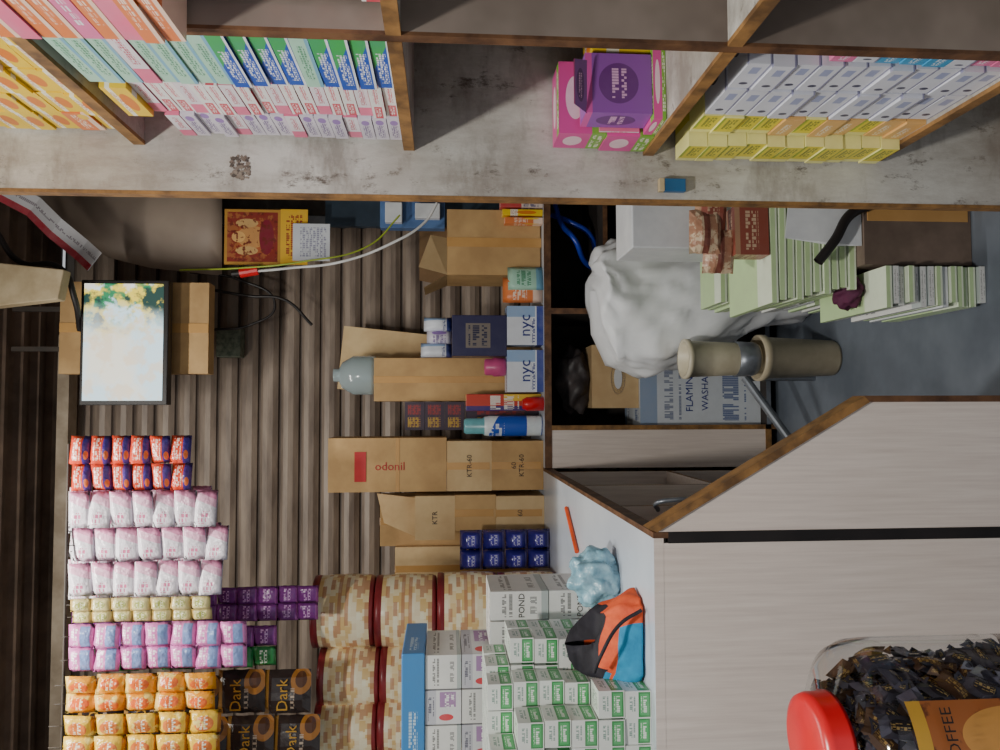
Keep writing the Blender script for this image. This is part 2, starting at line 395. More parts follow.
m.box(x0,x1_,3.62,3.70,zb3+.03,zt3,M('green_board',(70,84,70),(120,126,110),.5,scale=40)); m.done('junction_box',bevel=.004)

# ---------------- tarp, beam, picture
mT=M('tarp_greybrown',(160,144,130),(136,120,108),.6,scale=2,bump=.1)
m=MB(); N=14
edge=[(20,190),(40,200),(60,222),(85,245),(110,258),(150,268),(222,276)]
def lerp(p,q,k): return p+(q-p)*k
vs=[];fs=[]
for i in range(N+1):
    px=lerp(25,222,i/N)
    for (a0,a1) in zip(edge,edge[1:]):
        if a0[0]<=px<=a1[0]: py=lerp(a0[1],a1[1],(px-a0[0])/(a1[0]-a0[0])); break
    for j in range(9):
        yy=lerp(py,165,j/8); Yd=3.5-.12*math.sin(j/8*math.pi)*(i/N)+.02*math.sin(i*.9)
        x,z=W(px,yy,Yd); vs.append((min(x,XR-.01),Yd,z))
for i in range(N):
    for j in range(8): fs.append((i*9+j,(i+1)*9+j,(i+1)*9+j+1,i*9+j+1))
m.mesh(vs,fs,mT); m.done('hanging_tarpaulin',smooth=True,solid=.006)
m=MB(); x0,x1_,z0,z1=RC(0,264,58,304,3.0); m.prism([(x0+.02,z0),(x1_-.02,z0-.02),(x1_+.02,H+.01),(x0-.03,H+.01)],'y',3.0,3.06,M('beam_cream',(190,172,140),(160,140,108),.7)); m.done('wooden_ceiling_beam',bevel=.004)
m=MB(); vs=[];fs=[]; pts=[(2,190),(30,205),(55,228),(78,248),(95,262)]
wm=L('cloth_white_red',(222,220,224),[('r',0,0,1,.3,(190,40,60)),('t',0,.5,1,.7,(150,140,150),30,3)],rough=.8)
uv=[]
for i,(px,py) in enumerate(pts):
    for k,(dx,dy) in enumerate(((-7,9),(7,-9))):
        x,z=W(px+dx,py+dy,3.2); vs.append((min(x,XR-.02),3.2+.03*(i%2),z)); uv.append((i/4,k))
for i in range(4): fs.append((2*i,2*i+1,2*i+3,2*i+2))
m.mesh(vs,fs,wm,uv); m.done('bunting_cloth',solid=.004)
cable('ceiling_wire_bundle',[wp(-5,230,3.1),wp(20,262,3.1),wp(60,268,3.1),wp(75,300,3.15),wp(80,330,3.25)],.012,mBlack)
m=MB(); x0,x1_,z0,z1=RC(225,210,281,265,3.4)
god=L('deity_print',(140,46,36),[('n',30,.5,(170,100,56)),('e',.5,.45,.3,.33,(180,96,56)),('e',.5,.5,.2,.28,(206,150,90)),('e',.5,.75,.1,.12,(230,180,110)),('e',.5,.25,.32,.13,(130,30,50)),('e',.25,.6,.08,.2,(210,170,110)),('e',.75,.6,.08,.2,(210,170,110)),('n',50,.56,(110,36,28)),('r',0,0,1,.05,(190,140,60)),('r',0,.95,1,1,(190,140,60)),('r',0,0,.05,1,(190,140,60)),('r',.95,0,1,1,(190,140,60))])
m.box(x0,x1_,3.39,3.405,z0,z1,mGold,front=god)
a0,a1,b0,b1=RC(283,210,308,265,3.4)
m.box(a0,a1,3.39,3.4,b0,z0,L('calendar_yellow',(230,180,50),[('t',.1,.2,.9,.8,(150,40,40),10,4)]))
a0,a1,b0,b1=RC(293,224,330,252,3.38)
m.box(a0-.04,a1,3.375,3.385,b0,b1,L('calendar_pad',(214,218,226),[('t',.1,.1,.9,.8,(150,150,175),7,7)]))
m.done('deity_wall_calendar')
mWire=M('white_wire',(225,225,225),None,.4); mYG=M('yellow_wire',(170,190,60),None,.4); mBlue=M('blue_wire',(30,60,190),None,.3)
cable('white_cable',[wp(248,272,3.4),wp(290,268,3.3),wp(340,262,3.25),wp(390,244,3.2),wp(425,222,3.2),wp(437,203,3.2)],.006,mWire)
cable('yellow_cable',[wp(180,270,3.45),wp(240,268,3.35),wp(300,262,3.3),wp(370,245,3.3),wp(400,215,3.3)],.004,mYG)
cable('black_cable',[wp(212,290,3.5),wp(250,296,3.5),wp(285,300,3.5),wp(312,325,3.55)],.007,mBlack)
cable('black_cable',[wp(212,330,3.5),wp(250,325,3.5),wp(275,305,3.5),wp(240,280,3.5),wp(190,272,3.5)],.006,mBlack)
m=MB(); m.tube(wp(240,273,3.38),wp(258,270,3.38),.022,mRed); m.tube(wp(232,274,3.38),wp(240,273,3.38),.014,mBlack); m.done('red_plug_connector')
m=MB(); x0,x1_,z0,z1=RC(385,202,402,222,3.4); m.box(x0,x1_,3.4,3.44,z0,z1,mWhite); x0,x1_,z0,z1=RC(415,203,440,218,3.4); m.box(x0,x1_,3.4,3.44,z0,z1,mWhite)
x0,x1_,z0,z1=RC(380,200,445,228,3.44); m.box(x0,x1_,3.44,3.5,z0,z1,M('socket_board',(86,120,170),(70,100,150),.5))
m.done('power_socket_board',bevel=.003)
m=MB(); x0,x1_,z0,z1=RC(320,196,430,226,3.6); m.box(x0,x1_,3.61,3.64,CT+.002,W(325,210,3.6)[1],M('blue_grey_sheet',(74,96,116),(50,64,80),.5,scale=3)); m.done('blue_grey_board')

# ---------------- hanging sachets
Yh=2.4
_,zr=W(66,600,Yh)
def strips(name,px0,px1,py0,py1,Y,nc,nr,mats,t=.02,ztop=None,rv=.25):
    m=MB(); xl,xr,zb,zt=RC(px0,py0,px1,py1,Y)
    w=(xr-xl)/nc; h=(zt-zb)/nr
    for i in range(nc):
        sw=random.uniform(-.01,.01)
        for j in range(nr):
            mt=mats[(i if len(mats)>1 else 0)%len(mats)]
            m.pillow((xl+(i+.5)*w,Y+sw+random.uniform(-.004,.004),zb+(j+.5)*h),w*1.04,h*1.03,t,mt,rot=random.uniform(-rv,rv),tilt=random.uniform(-.1,.1))
        m.tube((xl+(i+.5)*w,Y+sw,zt-.01),(xl+(i+.5)*w,Y,max(zr+.002,zt)),.0015,mRod,6)
    return m.done(name,smooth=True)
K=dict(rough=.22,bump=.5)
sOB=L('sachet_orange_blue',(222,72,44),[('r',0,0,1,.36,(66,56,150)),('t',.12,.45,.9,.8,(250,225,210),5,3),('e',.3,.2,.16,.1,(240,120,60))],**K)
sWP=L('sachet_white_pink',(234,226,236),[('d',1,-.25,.5,(238,180,206)),('d',1,-.25,.72,(226,140,180)),('t',.08,.3,.42,.8,(214,110,150),3,3),('r',0,0,1,.04,(186,176,192)),('r',0,.96,1,1,(250,246,250))],**K)
sCR=L('sachet_cream_gold',(220,206,142),[('e',.5,.5,.3,.25,(160,166,80)),('t',.2,.3,.8,.7,(236,232,190),4,3),('r',0,.85,1,1,(190,160,90))],**K)
sPU=L('sachet_purple',(122,48,130),[('t',.15,.35,.85,.7,(220,170,220),4,3),('r',0,0,1,.12,(170,80,160))],**K)
sPB=L('sachet_pink_blue',(226,130,196),[('r',.08,.14,.92,.5,(130,160,214)),('t',.15,.58,.85,.86,(250,235,245),4,3)],**K)
sGR=L('sachet_green',(40,130,66),[('t',.15,.35,.85,.7,(230,240,220),4,3)],**K)
sGO=L('sachet_orange_gold',(240,156,30),[('e',.5,.5,.3,.3,(236,100,40)),('t',.2,.4,.8,.62,(255,240,200),4,3),('r',0,.86,1,1,(250,214,120)),('n',30,.58,(250,220,120))],**K)
sYE=L('sachet_yellow_gold',(244,196,60),[('e',.45,.5,.34,.3,(228,120,60)),('t',.2,.38,.8,.62,(255,245,220),4,3),('r',0,0,1,.1,(200,120,40)),('n',30,.58,(250,226,130))],**K)
strips('hanging_biscuit_sachets',72,191,436,463,Yh,1,6,[sOB],t=.03); strips('hanging_biscuit_sachets',72,191,464,490,Yh,1,6,[sOB],t=.03)
for (q0,q1,e) in ((491,526,218),(528,561,227),(562,595,222)):
    strips('hanging_shampoo_sachets',70,e,q0,q1,Yh,1,7,[sWP],t=.014,rv=.2)
    strips('hanging_shampoo_sachets',70,e-14,q0+7,q1+5,Yh+.03,1,7,[sWP],t=.014)
    strips('hanging_shampoo_sachets',70,e-6,q0-4,q1-6,Yh+.055,1,7,[sWP],t=.014)
    strips('hanging_shampoo_sachets',70,e-20,q0+2,q1+2,Yh+.08,1,7,[sWP],t=.014)
strips('hanging_soap_sachets',72,211,597,622,Yh,2,7,[sCR])
strips('hanging_purple_sachets',72,318,588,622,Yh+.2,2,12,[sPU])
strips('hanging_detergent_sachets',68,246,623,670,Yh-.02,2,7,[sPB],t=.025)
strips('hanging_green_sachets',72,276,628,668,Yh+.1,2,9,[sGR,sPU])
strips('hanging_candy_sachets',66,215,674,711,Yh-.05,2,5,[sGO],t=.035)
strips('hanging_yellow_candy_sachets',64,220,713,755,Yh-.08,2,5,[sYE],t=.035)
strips('hanging_yellow_candy_sachets',64,220,756,800,Yh-.08,2,5,[sYE],t=.035)
dk=L('pack_dark_chocolate',(40,28,26),[('e',.75,.2,.3,.22,(170,110,40)),('e',.78,.2,.18,.12,(90,50,20)),('r',0,.9,1,1,(140,100,40)),('t',.1,.32,.6,.42,(180,160,140),6,4)],rough=.25,bump=.1)
m=MB(); xl,xr,zb,zt=RC(222,672,310,760,Yh+.12)
w=.135
for i in range(4):
    for j in range(5):
        cx=xr-w*(i+.5)+random.uniform(-.01,.01); cz=zb+.145*(j+.5)-.03*(i%2); yy=Yh+.12+random.uniform(-.01,.01)
        m.pillow((cx,yy,cz),w*1.02,.148,.04,dk,rot=random.uniform(-.15,.15))
        m.text('Dark',(cx-.005,yy-.024,cz+.012),.05,mGold)
    m.tube((xr-w*(i+.5),Yh+.12,zb+.7),(xr-w*(i+.5),Yh,zr+.002),.0015,mRod,6)
m.done('hanging_chocolate_packs',smooth=False)
m=MB(); m.tube((XL,Yh,zr+.002),(-.1,Yh,zr+.002),.004,mRod)
for x in (-1.3,-.5): m.tube((x,Yh,zr+.002),(x,3.695,zr+.002),.004,mRod,6)
m.done('sachet_hanging_rod')

# ---------------- goods on back counter
def gbox(name,px0,py0,px1,py1,Y,dep,mat,z0=None,z1=None,txt=None,tm=mInk,ts=.04,bev=.003,tape=False,rot=0,**fm):
    xl,xr,zb,zt=RC(px0,py0,px1,py1,Y)
    if z0 is not None: zb=z0
    if z1 is not None: zt=z1
    m=MB(); m.box(xl,xr,Y,Y+dep,zb+.0005,zt,mat,rot=rot,**fm)
    if tape:
        m.box((xl+xr)/2-.015,(xl+xr)/2+.015,Y-.0012,Y+.001,zb+.01,zt-.001,mTape)
        m.box((xl+xr)/2-.02,(xl+xr)/2+.02,Y-.001,Y+dep,zt-.002,zt+.001,mTape)
    if txt:
        for i,s_ in enumerate(txt.split('|')): m.text(s_,((xl+xr)/2,Y-.002,(zb+zt)/2+(.5*(txt.count('|'))-i)*ts*1.1),ts,tm)
    m.done(name,bevel=bev if not txt else 0); return zt
def topz(px,Y): return W(px,350,Y)[1]
m=MB(); Yc=3.22; xl,xr,zb,zt=RC(447,210,541,275,Yc); zb=CT+.001; dp=.3; th=.006
m.box(xl,xr,Yc,Yc+th,zb,zt,mCard); m.box(xl,xr,Yc+dp-th,Yc+dp,zb,zt,mCard); m.box(xl,xl+th,Yc+th,Yc+dp-th,zb,zt,mCard); m.box(xr-th,xr,Yc+th,Yc+dp-th,zb,zt,mCard); m.box(xl,xr,Yc,Yc+dp,zb,zb+th,mCardD)
m.box((xl+xr)/2-.02,(xl+xr)/2+.02,Yc-.002,Yc,zb,zt,mTape)
m.poly([(xl,Yc+dp,zt),(xr,Yc+dp,zt),(xr-.02,Yc+dp+.03,zt+.13),(xl+.03,Yc+dp+.03,zt+.13)],mCardD)
m.poly([(xl,Yc,zt),(xl,Yc+dp,zt),(xl-.05,Yc+dp-.04,zt+.10),(xl-.05,Yc+.04,zt+.10)],mCard2)
m.poly([(xl+.0,Yc,zt),(xl+.16,Yc,zt),(xl+.16,Yc-.05,zt+.07),(xl+.02,Yc-.06,zt+.12)],mCard2)
m.done('open_cardboard_carton')
sm=L('pack_small_multi',(220,200,190),[('r',0,.5,1,1,(200,60,60)),('t',.1,.1,.9,.45,(60,60,120),6,4)])
m=MB()
for i in range(3):
    x0,x1_,z0,z1=RC(500,201+i*8,541,208+i*8,3.17); m.box(x0+.002,x1_-.002,3.165,3.212,CT+.001,z1-.01*i,[sm,yel,ora][i%3])
m.done('snack_packs',bevel=.002)
m=MB(); x0,x1_,z0,z1=RC(503,278,544,303,3.19); m.pillow(((x0+x1_)/2,3.185,(z1+CT)/2+.002),x1_-x0,z1-CT,.04,ora); m.pillow(((x0+x1_)/2+.05,3.18,(z1+CT)/2-.01),x1_-x0,z1-CT-.02,.03,lgr,rot=.3); m.done('snack_pouches',smooth=True)
nyc=L('box_white_blue',(228,232,242),[('r',0,0,1,.18,(40,60,150)),('r',.72,.22,1,1,(150,180,220)),('t',.05,.22,.68,.34,(80,90,150),10,6)])
z_=gbox('cosmetic_carton',507,306,541,345,3.18,.12,nyc,z0=CT,txt='nyc',tm=mInkB,ts=.07)
dbl=L('box_darkblue',(48,46,84),[('r',.2,.3,.8,.75,(130,120,110)),('t',.25,.36,.75,.7,(40,40,70),7,4)])
z2=gbox('dark_blue_carton',452,315,506,356,3.19,.14,dbl,z0=z_)
m=MB(); 
for i in range(3):
    x0,x1_,z0,z1=RC(420+random.randint(0,8),318+i*13,449,330+i*13,3.2); m.pillow(((x0+x1_)/2,3.22,(z2+z1)/2+.001),(x1_-x0)*1.2,z1-z2,.05,[nyc,wpur,nyc][i],rot=random.uniform(-.3,.3))
m.done('tissue_packets',smooth=True)
z_=gbox('cosmetic_carton',507,350,541,392,3.18,.12,nyc,z0=CT,txt='nyc',tm=mInkB,ts=.07)
m=MB(); x,z=W(495,367,3.24); pk=M('pink_plastic',(226,90,150),None,.35)
m.lathe([(0,0),(.035,0),(.04,.01),(.042,.05),(.036,.06),(.036,.085),(.03,.092),(0,.094)],(x,3.24,z_+.001),pk); m.done('pink_cream_jar',smooth=True)
zc=gbox('tall_cardboard_carton',374,358,500,401,3.38,.2,mCard,z0=CT,tape=True)
m=MB(); x,z=W(350,375,3.45)
gl=NT('clear_bottle_plastic'); gl.b.inputs['Base Color'].default_value=(.62,.74,.78,1); gl.b.inputs['Roughness'].default_value=.15; gl.b.inputs['Transmission Weight'].default_value=.6; mClear=gl.m
m.lathe([(0,0),(.085,0),(.09,.02),(.09,.1),(.06,.15),(.03,.165),(.03,.19),(.0,.19)],(x,3.48,zc+.002),mClear); m.done('plastic_container',smooth=True)
m=MB(); x0,x1_,z0,z1=RC(340,345,440,412,3.6); m.box(x0+.02,x1_,3.585,3.6,CT+.02,z1,mCard2,tilt=(0,.10)); m.done('flattened_cardboard_sheet')
multi=L('box_multi',(200,60,40),[('r',0,0,.3,1,(40,40,120)),('r',.6,0,1,.5,(240,200,60)),('t',.1,.3,.9,.7,(240,240,230),8,3)])
z_=gbox('tea_carton',466,394,541,411,3.25,.09,multi,z0=CT)
dp_=L('box_dark_multi',(60,44,60),[('r',.1,.2,.45,.85,(190,150,50)),('r',.55,.2,.9,.85,(150,50,50)),('t',.1,.2,.9,.8,(90,50,60),5,3)])
m=MB()
x0,x1_,z0,z1=RC(467,402,541,430,3.3); m.box(x0,x1_,3.345,3.42,CT+.001,topz(466,3.36),dp_)
for i in range(3):
    x0,x1_,z0,z1=RC(405+i*20,402,424.6+i*20,430,3.36); m.box(x0,x1_,3.35,3.41,z0+.0,z1,dp_)
m.done('incense_packets')
m=MB(); x,z=W(500,426,3.24); zt=topz(464,3.24); hB=zt-CT
spb=L('bottle_label',(30,80,190),[('d',.4,1,.75,(230,238,240)),('t',.2,.3,.8,.5,(240,245,250),18,6)])
m.lathe([(0,0),(.041,0),(.044,.01),(.044,hB*.2)],(x,3.24,CT+.001),spb,sy=.7)
m.lathe([(.044,hB*.2),(.044,hB*.68),(.04,hB*.74)],(x,3.24,CT+.001),spb,sy=.7); m.lathe([(.04,hB*.74),(.034,hB*.76),(.034,hB*.97),(.028,hB),(0,hB)],(x,3.24,CT+.001),M('cap_cyan',(120,190,200),None,.3),sy=.7)
m.done('lotion_bottle',smooth=True)
m=MB(); x,z=W(530,404,3.2); m.lathe([(0,0),(.03,0),(.03,.07),(.02,.09),(0,.09)],(x,3.19,CT+.001),mRed); m.done('red_cap_tin',smooth=True)
z_=gbox('brown_carton',492,441,541,490,3.2,.22,mCard,z0=CT,txt='60|KTR-60',ts=.03,tape=True)
z_=gbox('brown_carton',447,441,491,491,3.2,.22,mCard2,z0=z_,txt='KTR-60',ts=.03,tape=True)
m=MB(); x0,x1_,_,z1=RC(328,438,446,492,3.2); m.box(x0,x1_,3.2,3.42,z_+.002,z1,mCard)
a0,a1,b0,b1=RC(352,452,366,482,3.198); m.box(a0,a1,3.1975,3.2005,b0,b1-.01,mInkR); m.text('odonil',((a0+a1)/2+.0,3.198,b0-.1),.05,mInkR,rot=-1.57)
m.box(x0,x1_,3.1985,3.2005,z_+.2,z_+.215,mTape); m.done('long_cardboard_carton')
z_=gbox('brown_carton',496,496,541,530,3.18,.2,mCard2,z0=CT,txt='60',ts=.03,tape=True)
z_=gbox('brown_carton',455,495,495,531,3.18,.2,mCard,z0=z_,tape=True)
z_=gbox('brown_carton',415,496,454,540,3.18,.2,mCard2,z0=z_,txt='KTR',ts=.03)
gbox('brown_carton',380,496,541,545,3.46,.16,mCard,z0=CT,tape=True)
gbox('brown_carton',395,546,541,590,3.42,.2,mCard2,z0=CT,tape=True)
m=MB(); zz=z_; x0,x1_,z0,z1=RC(378,492,412,535,3.3); m.prism([(x0,zz+.002),(x1_-.02,zz+.002),(x1_,z1),(x0+.06,z1-.03)],'y',3.25,3.26,mCard2); m.done('loose_cardboard_flap')
bl=L('pack_navy',(40,34,126),[('r',0,.0,1,.12,(150,140,200)),('r',.2,.3,.8,.7,(74,66,170)),('t',.25,.35,.75,.65,(200,200,230),5,3)],rough=.2)
m=MB(); x0,x1_,z0,z1=RC(460,531,552,571,2.98); n=4; h=(z1-CT)/n
for j in range(n):
    for i in range(2):
        wd=(x1_-x0)/2; m.pillow((x0+wd*(i+.5),3.02,CT+h*(j+.5)),wd,h*.99,.08,bl,jit=.05,rot=random.uniform(-.1,.1))
m.done('navy_blue_packs',smooth=True)
m=MB(); m.tube(wp(560,508,2.55)[:2]+(CT+.008,),wp(562,552,2.35)[:2]+(CT+.008,),.007,M('orange_plastic',(240,90,40),None,.4)); m.done('orange_pen')

# ---------------- woven baskets stacks
t=NT('woven_cane'); 
uv=t.n('ShaderNodeUVMap')
def cells(nx,ny,off):
    sp=t.n('ShaderNodeSeparateXYZ'); t.L.new(uv.outputs[0],sp.inputs[0])
    vy=t.math('FLOOR',t.math('MULTIPLY',sp.outputs[1],ny))
    ux=t.math('FLOOR',t.math('ADD',t.math('MULTIPLY',sp.outputs[0],nx),t.math('MULTIPLY',vy,off)))
    cb=t.n('ShaderNodeCombineXYZ'); t.L.new(ux,cb.inputs[0]); t.L.new(vy,cb.inputs[1])
    wn=t.n('ShaderNodeTexWhiteNoise'); wn.noise_dimensions='2D'; t.L.new(cb.outputs[0],wn.inputs['Vector']); return wn.outputs['Value']
a1_=cells(34,9,.5); a2_=cells(17,13,.33)
c=t.mix(t.ramp(a1_,0,1),lin((255,244,206)),lin((232,196,132)))
c=t.mix(t.math('MULTIPLY',t.math('GREATER_THAN',a2_,.72),.65),c,lin((190,120,90)))
c=t.mix(t.math('MULTIPLY',t.math('LESS_THAN',a2_,.22),.6),c,lin((255,250,226)))
t.L.new(c,t.b.inputs['Base Color']); t.b.inputs['Roughness'].default_value=.22; t.bump(a1_,.15)
mCane=t.m; mMar=M('maroon_rim',(146,46,50),(112,32,38),.35)
def basket(m,cx,cy,z0,r,h):
    pr=[(0,0),(r*.9,0),(r*.97,h*.02),(r*.98,h*.05),(r,h*.07),(r*1.03,h*.35),(r*1.03,h*.6),(r,h*.88),(r*.99,h*.9),(r*1.01,h*.91),(r*1.01,h*.99),(r*.9,h),(0,h)]
    m.lathe(pr[:5],(cx,cy,z0),mMar,36); m.lathe(pr[4:8],(cx,cy,z0),mCane,36); m.lathe(pr[7:],(cx,cy,z0),mMar,36)
rb=.128
for ci,(py,Yb) in enumerate(((608,2.85),(672,2.8),(722,2.76),(785,2.76))):
    m=MB(); x,_=W(440,py,Yb)
    if ci==3: x-=.03
    ztop=topz([312,318,314,318][ci],Yb-rb*.8); hh=(ztop-CT)/4
    for j in range(4): basket(m,x+random.uniform(-.006,.006),Yb,CT+.001+j*hh,[rb,.105,.096,.128][ci],hh-.002)
    m.done('woven_basket_stack',smooth=True)

# ---------------- goods on near left counter
grw=L('carton_green_white',(228,232,228),[('r',.04,.04,.96,.5,(46,140,70)),('r',.1,.1,.9,.44,(80,176,104)),('t',.2,.14,.8,.4,(235,245,235),5,3),('t',.2,.62,.8,.84,(130,160,150),6,3)])
grt=L('carton_green_top',(214,222,214),[('t',.2,.2,.8,.8,(110,136,116),5,4)])
m=MB()
bw=.056; 
for d in range(4):
    y=1.53+d*.085
    for c_ in range(9):
        nh=[6,6,6,5,5,4][min(5,int(random.random()*2)+ (0 if c_>2 else 2-c_))] if d>0 else [0,2,5,6,6,6,6,6,6][c_]
        if d==1 and c_==0: nh=0
        xr_=-.515-c_*bw-.01*(d==1)
        for r_ in range(nh):
            jx=random.uniform(-.003,.003)
            m.box(xr_-bw+.001+jx,xr_-.001+jx,y+random.uniform(0,.008),y+.08,CT+.0005+r_*.055,CT+(r_+1)*.055-.001,grw,top=grt,rot=random.uniform(-.04,.04))
m.done('green_tea_cartons')
wb=L('carton_white_print',(230,230,228),[('t',.1,.62,.9,.8,(120,120,120),8,3),('r',0,0,1,.12,(180,190,190)),('t',.2,.2,.8,.32,(140,140,140),10,2)])
m=MB(); x0,x1_,z0,z1=RC(490,590,600,650,1.95)
hz=(z1-CT)/2
for j in range(2):
    for i in range(2):
        wd=(x1_-x0)/2; m.box(x0+wd*i+.002,x0+wd*(i+1)-.002,1.95,2.15,CT+.001+j*hz,CT+(j+1)*hz-.001,wb)
        m.text('POND',(x0+wd*(i+.5),1.949,CT+hz*(j+.46)),.022,mInk)
m.done('white_print_cartons')
rb_=L('carton_white_red',(224,224,228),[('r',0,.7,1,1,(196,196,206)),('e',.2,.42,.1,.2,(220,60,70)),('r',.5,.15,.95,.6,(170,130,180)),('t',.5,.2,.9,.5,(250,250,250),8,4),('t',.1,.76,.8,.92,(90,90,110),8,4)])
m=MB(); x0,x1_,z0,z1=RC(425,654,490,760,1.98)
hz=(z1-CT)/5
for j in range(5):
    for i in range(3):
        wd=(x1_-x0)/3; m.box(x0+wd*i+.002,x0+wd*(i+1)-.002,1.98,2.2,CT+.001+j*hz,CT+(j+1)*hz-.001,rb_ if (i+j)%2 else wb)
m.done('white_and_red_cartons')
zz=z1
m=MB(); x0,x1_,z0,z1=RC(402,650,425,765,2.0); blc=L('carton_blue',(66,136,200),[('t',.1,.3,.5,.7,(190,215,235),14,3)])
m.box(x0,x1_,1.97,2.25,zz+.001,z1,blc); m.done('blue_flat_carton',bevel=.003)
mOr=M('bag_orange',(236,98,50),(210,76,40),.75,bump=.3,scale=30); mTe=M('bag_teal',(40,150,196),(30,128,172),.75,bump=.3,scale=30); mBk=M('bag_black',(40,38,48),(28,26,34),.75,bump=.3,scale=30)
m=MB(); cx,_=W(620,638,1.6); cy=1.60; A=.092
n1_,n2_=48,20
vs=[]
for j in range(n2_+1):
    v=j/n2_; z=v*.13
    sq=(1-v**2.4*.72); 
    for i in range(n1_+1):
        th_=2*math.pi*i/n1_
        sx=math.copysign(abs(math.cos(th_))**.6,math.cos(th_)); sy=math.copysign(abs(math.sin(th_))**.6,math.sin(th_))
        wr=1+.05*math.sin(5*th_+6*v)+.03*math.sin(11*th_-9*v)
        k=0 if j==0 else 1
        k2=.0 if j==n2_ else 1
        slump=.03*math.sin(th_)*v
        vs.append((cx+A*sx*wr*k*(1-.35*v**2)*(k2*.9+.1)-.02*v, cy+.02+.052*sy*sq*wr*k*k2+.02*v, CT+.001+max(0,z*(1-.3*max(0,math.cos(th_)))+ (slump if j>0 else 0))))
for j in range(n2_):
    for i in range(n1_):
        q=(j*(n1_+1)+i,j*(n1_+1)+i+1,(j+1)*(n1_+1)+i+1,(j+1)*(n1_+1)+i)
        u=i/n1_; v=j/n2_
        mt=mOr
        if .48<u<.78 and v<.55: mt=mTe
        if v>.86 or (u<.66 and v>.68): mt=mBk
        if .6<u<.98 and .55<v<.6: mt=mBk
        if .5<u<.62 and .55<v<=.68: mt=mTe
        m.mesh([vs[k] for k in q],[(0,1,2,3)],mt)
m.done('small_backpack',smooth=True)
cable('backpack_strap',[(cx-.06,cy-.03,CT+.11),(cx-.02,cy-.05,CT+.10),(cx+.04,cy-.045,CT+.06),(cx+.07,cy-.045,CT+.012)],.004,mBk)
import bmesh
from mathutils import noise as mn
def blob(name,c,r,mat,disp=.25,freq=9,sub=4,flat=True,smooth=True):
    bm=bmesh.new(); bmesh.ops.create_icosphere(bm,subdivisions=sub,radius=1)
    for v in bm.verts:
        d=1+disp*mn.noise(v.co*freq*.25)+disp*.5*abs(mn.noise(v.co*freq*.5))
        p=Vector((v.co.x*r[0]*d,v.co.y*r[1]*d,v.co.z*r[2]*d))
        if flat: p.z=max(p.z,-r[2]*.7)
        v.co=p+Vector(c)
    me=bpy.data.meshes.new(name); bm.to_mesh(me); bm.free(); me.materials.append(mat)
    for p in me.polygons: p.use_smooth=smooth
    o=bpy.data.objects.new(name,me); bpy.context.collection.objects.link(o); return o
mLB=M('plastic_film_blue',(160,200,216),(120,164,184),.2,bump=.6,scale=30)
x,_=W(588,580,1.82); blob('crumpled_plastic_bag',(x,1.84,CT+.046),(.066,.055,.065),mLB,.32,9,5)

# ---------------- floor goods
mSack=M('woven_white_sack',(238,240,243),(220,222,228),.5,scale=4,bump=.1)
m=MB(); seg=96
Ys=2.93
prof=[(593,292,262),(597,335,252),(612,366,246),(645,374,244),(680,366,244),(715,350,246),(740,335,244),(770,322,240),(810,318,240),(872,316,240)]
fine=[]
for k in range(len(prof)-1):
    for s_ in range(5):
        fine.append(tuple(lerp(prof[k][q],prof[k+1][q],s_/5) for q in range(3)))
fine.append(prof[-1])
vs=[];fs=[]
for k,(px,pl,pr_) in enumerate(fine):
    xl,z=W(px,pl,Ys); xr,_=W(px,pr_,Ys); cx=(xl+xr)/2; rx=(xr-xl)/2; ry=min(.18,.05+rx*.8) if k else .03
    z=max(z,.002)
    for i in range(seg):
        th_=2*math.pi*i/seg
        q=Vector((math.cos(th_)*1.6,math.sin(th_)*1.6,z*6))
        f=1+.03*math.sin(7*th_+z*9)+.10*mn.noise(q)+.14*abs(mn.noise(q*2.2))+.04*abs(mn.noise(q*6))
        vs.append((cx+rx*f*math.cos(th_),Ys+ry*f*math.sin(th_),z+.012*math.sin(5*th_)*(z>.3)))
for k in range(len(fine)-1):
    for i in range(seg): fs.append((k*seg+i,(k+1)*seg+i,(k+1)*seg+(i+1)%seg,k*seg+(i+1)%seg))
fs.append(tuple(range(seg)))
m.mesh(vs,fs,mSack); m.done('white_sack',smooth=True)
mBei=M('beige_plastic',(186,174,150),(160,148,124),.45); 
Yk=2.7
m=MB(); x,_=W(790,358,Yk); hk=W(757,358,Yk)[1]
m.lathe([(0,0),(.062,0),(.066,.01),(.078,hk-.03),(.086,hk-.025),(.086,hk),(.076,hk),(.066,.03),(0,.03)],(x,Yk,.001),mBei); m.done('plastic_bucket',smooth=True)
ht=W(684,362,Yk)[1]-hk
m=MB(); m.lathe([(0,0),(.055,0),(.058,.008),(.064,ht*.6),(.068,ht-.02),(.074,ht-.018),(.074,ht),(.062,ht),(.05,.03),(0,.03)],(x-.004,Yk,hk+.002),M('cream_plastic',(206,198,176),(184,174,150),.4)); m.lathe([(.0585,ht*.02),(.0625,ht*.05),(.066,ht*.3),(.06,ht*.3)],(x-.004,Yk,hk+.002),mSteel); m.done('stacked_plastic_pot',smooth=True)
m=MB(); m.tube(wp(745,378,2.85),wp(790,440,2.72),.016,mSteel)
pA=wp(790,440,2.72); m.tube(pA,(pA[0],2.72,0),.014,mSteel); pB=wp(745,378,2.85); m.tube(pB,(pB[0],2.85,.0),.012,mSteel); m.done('metal_stool_leg')
flm=L('carton_white_blueprint',(218,224,232),[('r',0,.86,1,1,(150,170,200)),('t',.06,.12,.94,.35,(90,110,160),16,3),('t',.06,.66,.94,.8,(120,130,160),20,2)])
m=MB(); x0,x1_,zz0,z1=RC(640,352,756,425,3.22); m.box(x0,x1_,3.22,3.5,.0615,z1,flm)
zmid=(z1+.06)/2
